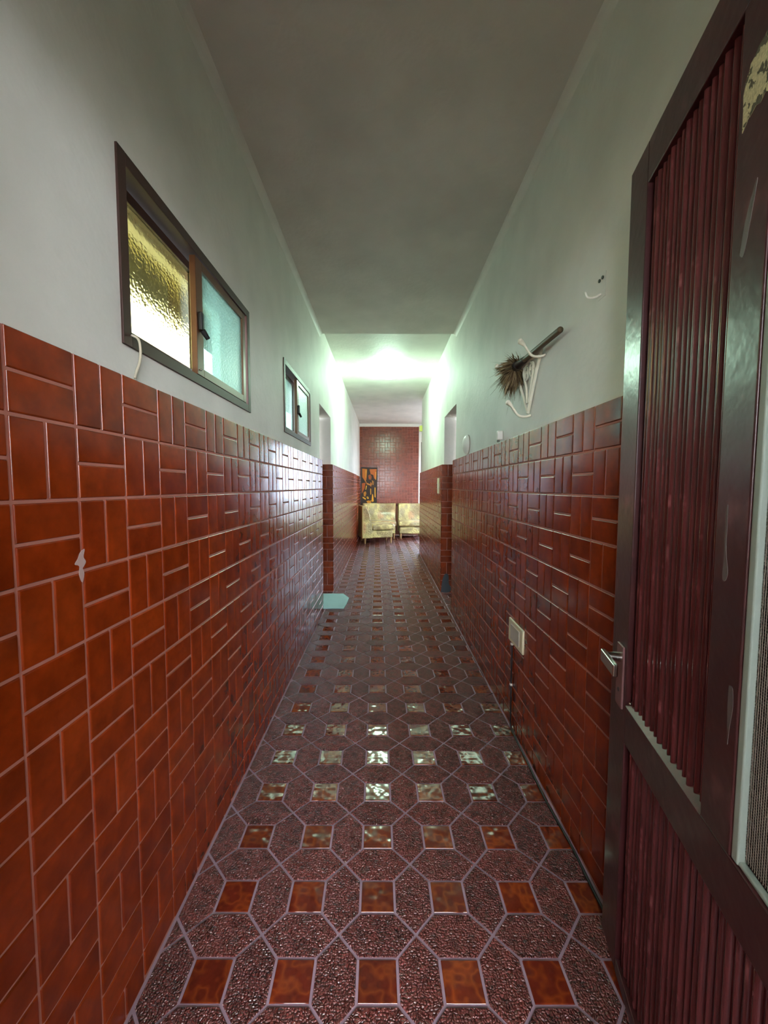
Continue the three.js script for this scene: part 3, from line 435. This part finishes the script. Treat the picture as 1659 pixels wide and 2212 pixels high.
{ // switch on the far tiles, yellow box at the corner
  const G = thing('light_switch', [WR, 1.25, -5.2]); tag(G, 'tall cream light switch on the tiles past the doorway', 'switch');
  wpart('plate', bd(WR - 0.011, WR, 1.25, 1.45, 5.13, 5.27, 0.004), creamPlastic, G);
  wpart('rocker', bd(WR - 0.016, WR - 0.009, 1.31, 1.39, 5.17, 5.23, 0.003), whitePlastic, G);
  const Y = thing('junction_box', [PR, 2.42, -7.9]); tag(Y, 'small yellow plastic box at the corner above the far tiles', 'box');
  wpart('case', bd(PR - 0.05, PR, 2.42, 2.53, 7.86, 7.96, 0.008), std({ color: lin(0.72, 0.72, 0.16), roughness: 0.5 }), Y);
  wpart('lid', bd(PR - 0.056, PR - 0.048, 2.425, 2.525, 7.865, 7.955, 0.003), std({ color: lin(0.76, 0.76, 0.2), roughness: 0.5 }), Y);
}
// damage: a chipped joint on the window wall, a dark broken patch on the far reveal
function chip(pts, mat, parent, place) { const s = new THREE.Shape(); s.setFromPoints(new THREE.SplineCurve(pts.concat([pts[0]]).map((p) => new THREE.Vector2(...p))).getPoints(40)); const g = clean(new THREE.ExtrudeGeometry(s, { depth: 0.0009, bevelEnabled: false })); g.applyMatrix4(place); uvBox(g); return wpart('chip', g, mat, parent); }
chip([[0, 0], [0.010, 0.012], [0.004, 0.024], [0.008, 0.04], [-0.004, 0.035], [-0.012, 0.022], [-0.020, 0.012], [-0.008, 0.006], [-0.010, -0.012], [-0.002, -0.03], [0.004, -0.012]], std({ color: lin(0.50, 0.34, 0.31), roughness: 0.8 }), wallLeft, new THREE.Matrix4().makeBasis(new THREE.Vector3(0, 0, -1), new THREE.Vector3(0, 1, 0), new THREE.Vector3(1, 0, 0)).setPosition(WL + 0.0005, 1.165, -0.838));
chip([[0, 0], [0.10, 0.0], [0.13, 0.05], [0.10, 0.12], [0.095, 0.22], [0.06, 0.24], [0.03, 0.2], [0.01, 0.1]], std({ color: lin(0.055, 0.065, 0.08), roughness: 0.7 }), wallRight, new THREE.Matrix4().makeTranslation(WR + 0.006, 0.01, -(DRO[1] - 0.028) + PROUD + 0.0006));

// ---------------------------------------------------------------- pale mat in the doorway
{
  const s = new THREE.Shape(); [[-0.80, 4.875], [-0.505, 4.875], [-0.422, 4.70], [-0.426, 4.47], [-0.440, 4.285], [-0.66, 4.275], [-0.80, 4.29]].forEach(([x, d], i) => i ? s.lineTo(x, d) : s.moveTo(x, d)); s.closePath();
  const g = new THREE.ExtrudeGeometry(s, { depth: 0.006, bevelEnabled: true, bevelSize: 0.003, bevelThickness: 0.002, bevelSegments: 1 }); g.rotateX(-Math.PI / 2); const q = clean(g); q.translate(0, 0.0035, 0);
  tag(solo('door_mat', uvBox(q), std({ color: lin(0.44, 0.66, 0.74), map: plasterMap, roughness: 0.8, bumpMap: plasterBump, bumpScale: 0.002 })), 'pale blue mat with cut corners sticking out of the doorway', 'mat');
}

// ---------------------------------------------------------------- sofas under plastic covers
{
  const r3 = rng(31), spots = []; for (let i = 0; i < 26; i++) spots.push([r3() * 512, r3() * 512, 22 + 60 * r3(), r3()]);
  const floral = tex(512, (i, x, y) => {
    let c = [212, 203, 140]; const n = nA[i];
    for (const [sx, sy, sr, k] of spots) { let dx = Math.abs(x - sx), dy = Math.abs(y - sy); dx = Math.min(dx, 512 - dx); dy = Math.min(dy, 512 - dy); const d = Math.hypot(dx, dy * 0.75) / (sr * (0.55 + n)); if (d < 1) { const t = Math.min(1, (1 - d) * 2.2) * 0.6, q = k < 0.2 ? [186, 132, 100] : k < 0.6 ? [142, 126, 88] : [160, 148, 122]; c = c.map((v, j) => v + (q[j] - v) * t); } }
    const v = 1 + (nC[i] - 0.5) * 0.18; return c.map((z) => z * v);
  }, true, 1.15);
  const wr = noiseField(512, 9, 3, 65), wrinkle = tex(512, (i) => { const v = 255 * Math.abs(wr[i] - 0.5) * 2.4; return [v, v, v]; }, false, 2.2);
  const cover = phys({ map: floral, roughness: 0.42, clearcoat: 0.8, clearcoatRoughness: 0.16, bumpMap: wrinkle, bumpScale: 0.012 });
  const tan = std({ color: lin(0.48, 0.37, 0.15), roughness: 0.6 });
  const peg = std({ color: lin(0.36, 0.22, 0.10), roughness: 0.5 });
  function sofa(name, x, d, turn, w, label) {
    const G = thing(name, [x, 0, -d], turn); tag(G, label, 'sofa', 'sofa units in the side room');
    const hw = w / 2;
    const soft = (g, amp) => { g = mergeVertices(g); const p = g.attributes.position; for (let i = 0; i < p.count; i++) { const X = p.getX(i), Y = p.getY(i), Z = p.getZ(i); const q = Math.sin(X * 23 + Y * 9) * Math.sin(Z * 19 + X * 7) * amp; p.setXYZ(i, X + q * 0.4, Y + q, Z + q * 0.4); } g.computeVertexNormals(); return uvBox(g); };
    part('base', soft(new RoundedBoxGeometry(0.72, 0.175, w - 0.05, 3, 0.03).translate(0.0, 0.218, 0), 0.006), cover, G);
    part('seat_cushion', soft(new RoundedBoxGeometry(0.55, 0.14, w, 4, 0.055).translate(0.135, 0.388, 0), 0.006), cover, G);
    const s = new THREE.Shape(); s.moveTo(-0.345, 0.14); s.lineTo(-0.345, 0.872); s.quadraticCurveTo(-0.30, 0.89, -0.285, 0.84); s.quadraticCurveTo(-0.19, 0.68, -0.15, 0.40); s.lineTo(-0.14, 0.14); s.closePath();
    const bg = new THREE.ExtrudeGeometry(s, { depth: w - 0.07, bevelEnabled: true, bevelSize: 0.012, bevelThickness: 0.014, bevelSegments: 2, curveSegments: 8 }); bg.translate(0, 0, -(w - 0.07) / 2);
    part('backrest', uvBox(clean(bg)), cover, G);
    part('back_panel', bx(-0.378, -0.350, 0.13, 0.885, -hw, hw, 0.008), tan, G);
    for (const [a, b] of [[-0.30, hw - 0.06], [0.32, hw - 0.06], [-0.30, -hw + 0.06], [0.32, -hw + 0.06]]) part('leg', cylinder(0.018, 0.026, [a, 0.002, b], [a, 0.14, b], 10), peg, G);
  }
  sofa('sofa', -0.205, 9.58, 12 * Math.PI / 180, 0.62, 'yellow floral sofa unit under clear plastic turned sideways against the corridor wall');
  sofa('sofa', -0.135, 10.52, -Math.PI / 2, 0.90, 'wide yellow floral sofa unit below the painting, behind the sideways one');
  sofa('sofa', 0.69, 10.52, -Math.PI / 2, 0.64, 'yellow floral sofa unit beside the corridor end, facing the passage');
}
{ // dark orange abstract picture
  const G = thing('painting', [-0.43, 0.83, -FAR + 0.012]); tag(G, 'tall dark painting of an angular figure in orange and ochre strokes above the sofa', 'painting');
  G.rotation.z = -0.022;
  const cv = document.createElement('canvas'); cv.width = 256; cv.height = 600; const c = cv.getContext('2d');
  c.fillStyle = '#2a1a10'; c.fillRect(0, 0, 256, 600);
  const poly = (col, pts) => { c.fillStyle = col; c.beginPath(); pts.forEach(([x, y], i) => i ? c.lineTo(x, y) : c.moveTo(x, y)); c.closePath(); c.fill(); };
  poly('#b5661a', [[8, 10], [92, 14], [84, 190], [60, 210], [14, 150]]); poly('#c98a2a', [[60, 30], [88, 34], [80, 170], [66, 160]]);
  poly('#b05a18', [[130, 18], [248, 12], [246, 180], [214, 170], [196, 110], [150, 96]]); poly('#d08a34', [[226, 60], [246, 60], [244, 190], [232, 186]]);
  poly('#a9541a', [[10, 250], [70, 240], [58, 330], [12, 420]]);
  poly('#8d4a1e', [[110, 120], [150, 100], [172, 140], [160, 190], [124, 184]]); poly('#c23b1c', [[124, 146], [148, 146], [146, 158], [128, 160]]);
  poly('#c07a34', [[60, 180], [92, 240], [150, 262], [176, 250], [180, 268], [140, 284], [84, 262], [56, 214]]);
  poly('#cf8f3c', [[176, 196], [206, 214], [208, 270], [192, 276]]); poly('#b97026', [[150, 230], [172, 236], [166, 300], [150, 296]]);
  poly('#d7a12c', [[78, 290], [96, 282], [84, 350], [70, 360]]); poly('#e0a83a', [[222, 310], [238, 316], [244, 480], [226, 470]]); poly('#c98a2a', [[150, 330], [166, 340], [168, 430], [150, 440]]);
  poly('#b5761e', [[40, 400], [74, 380], [88, 410], [72, 470], [46, 460]]); poly('#e6b22c', [[92, 470], [116, 462], [130, 500], [104, 506]]); poly('#dca326', [[30, 470], [84, 500], [76, 520], [24, 488]]); poly('#e3a52a', [[186, 420], [200, 430], [214, 540], [194, 552], [150, 540], [178, 520]]); poly('#c8861e', [[84, 540], [140, 528], [180, 572], [120, 580]]);
  c.strokeStyle = '#140c08'; c.lineWidth = 6; for (const l of [[[112, 110], [96, 210], [60, 330]], [[170, 110], [214, 300], [226, 560]], [[98, 300], [120, 420], [90, 560]], [[140, 280], [150, 420], [188, 560]], [[8, 210], [70, 224], [84, 290]]]) { c.beginPath(); l.forEach(([x, y], i) => i ? c.lineTo(x, y) : c.moveTo(x, y)); c.stroke(); }
  const t = new THREE.CanvasTexture(cv); t.colorSpace = THREE.SRGBColorSpace;
  const cg = new THREE.BoxGeometry(0.42, 1.0, 0.012); cg.translate(0, 0.51, 0);
  part('canvas', cg, std({ map: t, roughness: 0.55 }), G);
  part('frame', [bx(-0.224, -0.206, 0, 1.03, -0.008, 0.016, 0.003), bx(0.206, 0.224, 0, 1.03, -0.008, 0.016, 0.003), bx(-0.224, 0.224, 1.012, 1.03, -0.008, 0.016, 0.003), bx(-0.224, 0.224, 0, 0.018, -0.008, 0.016, 0.003)], std({ color: lin(0.02, 0.012, 0.008), roughness: 0.5 }), G);
}

renderer.render(scene, camera);
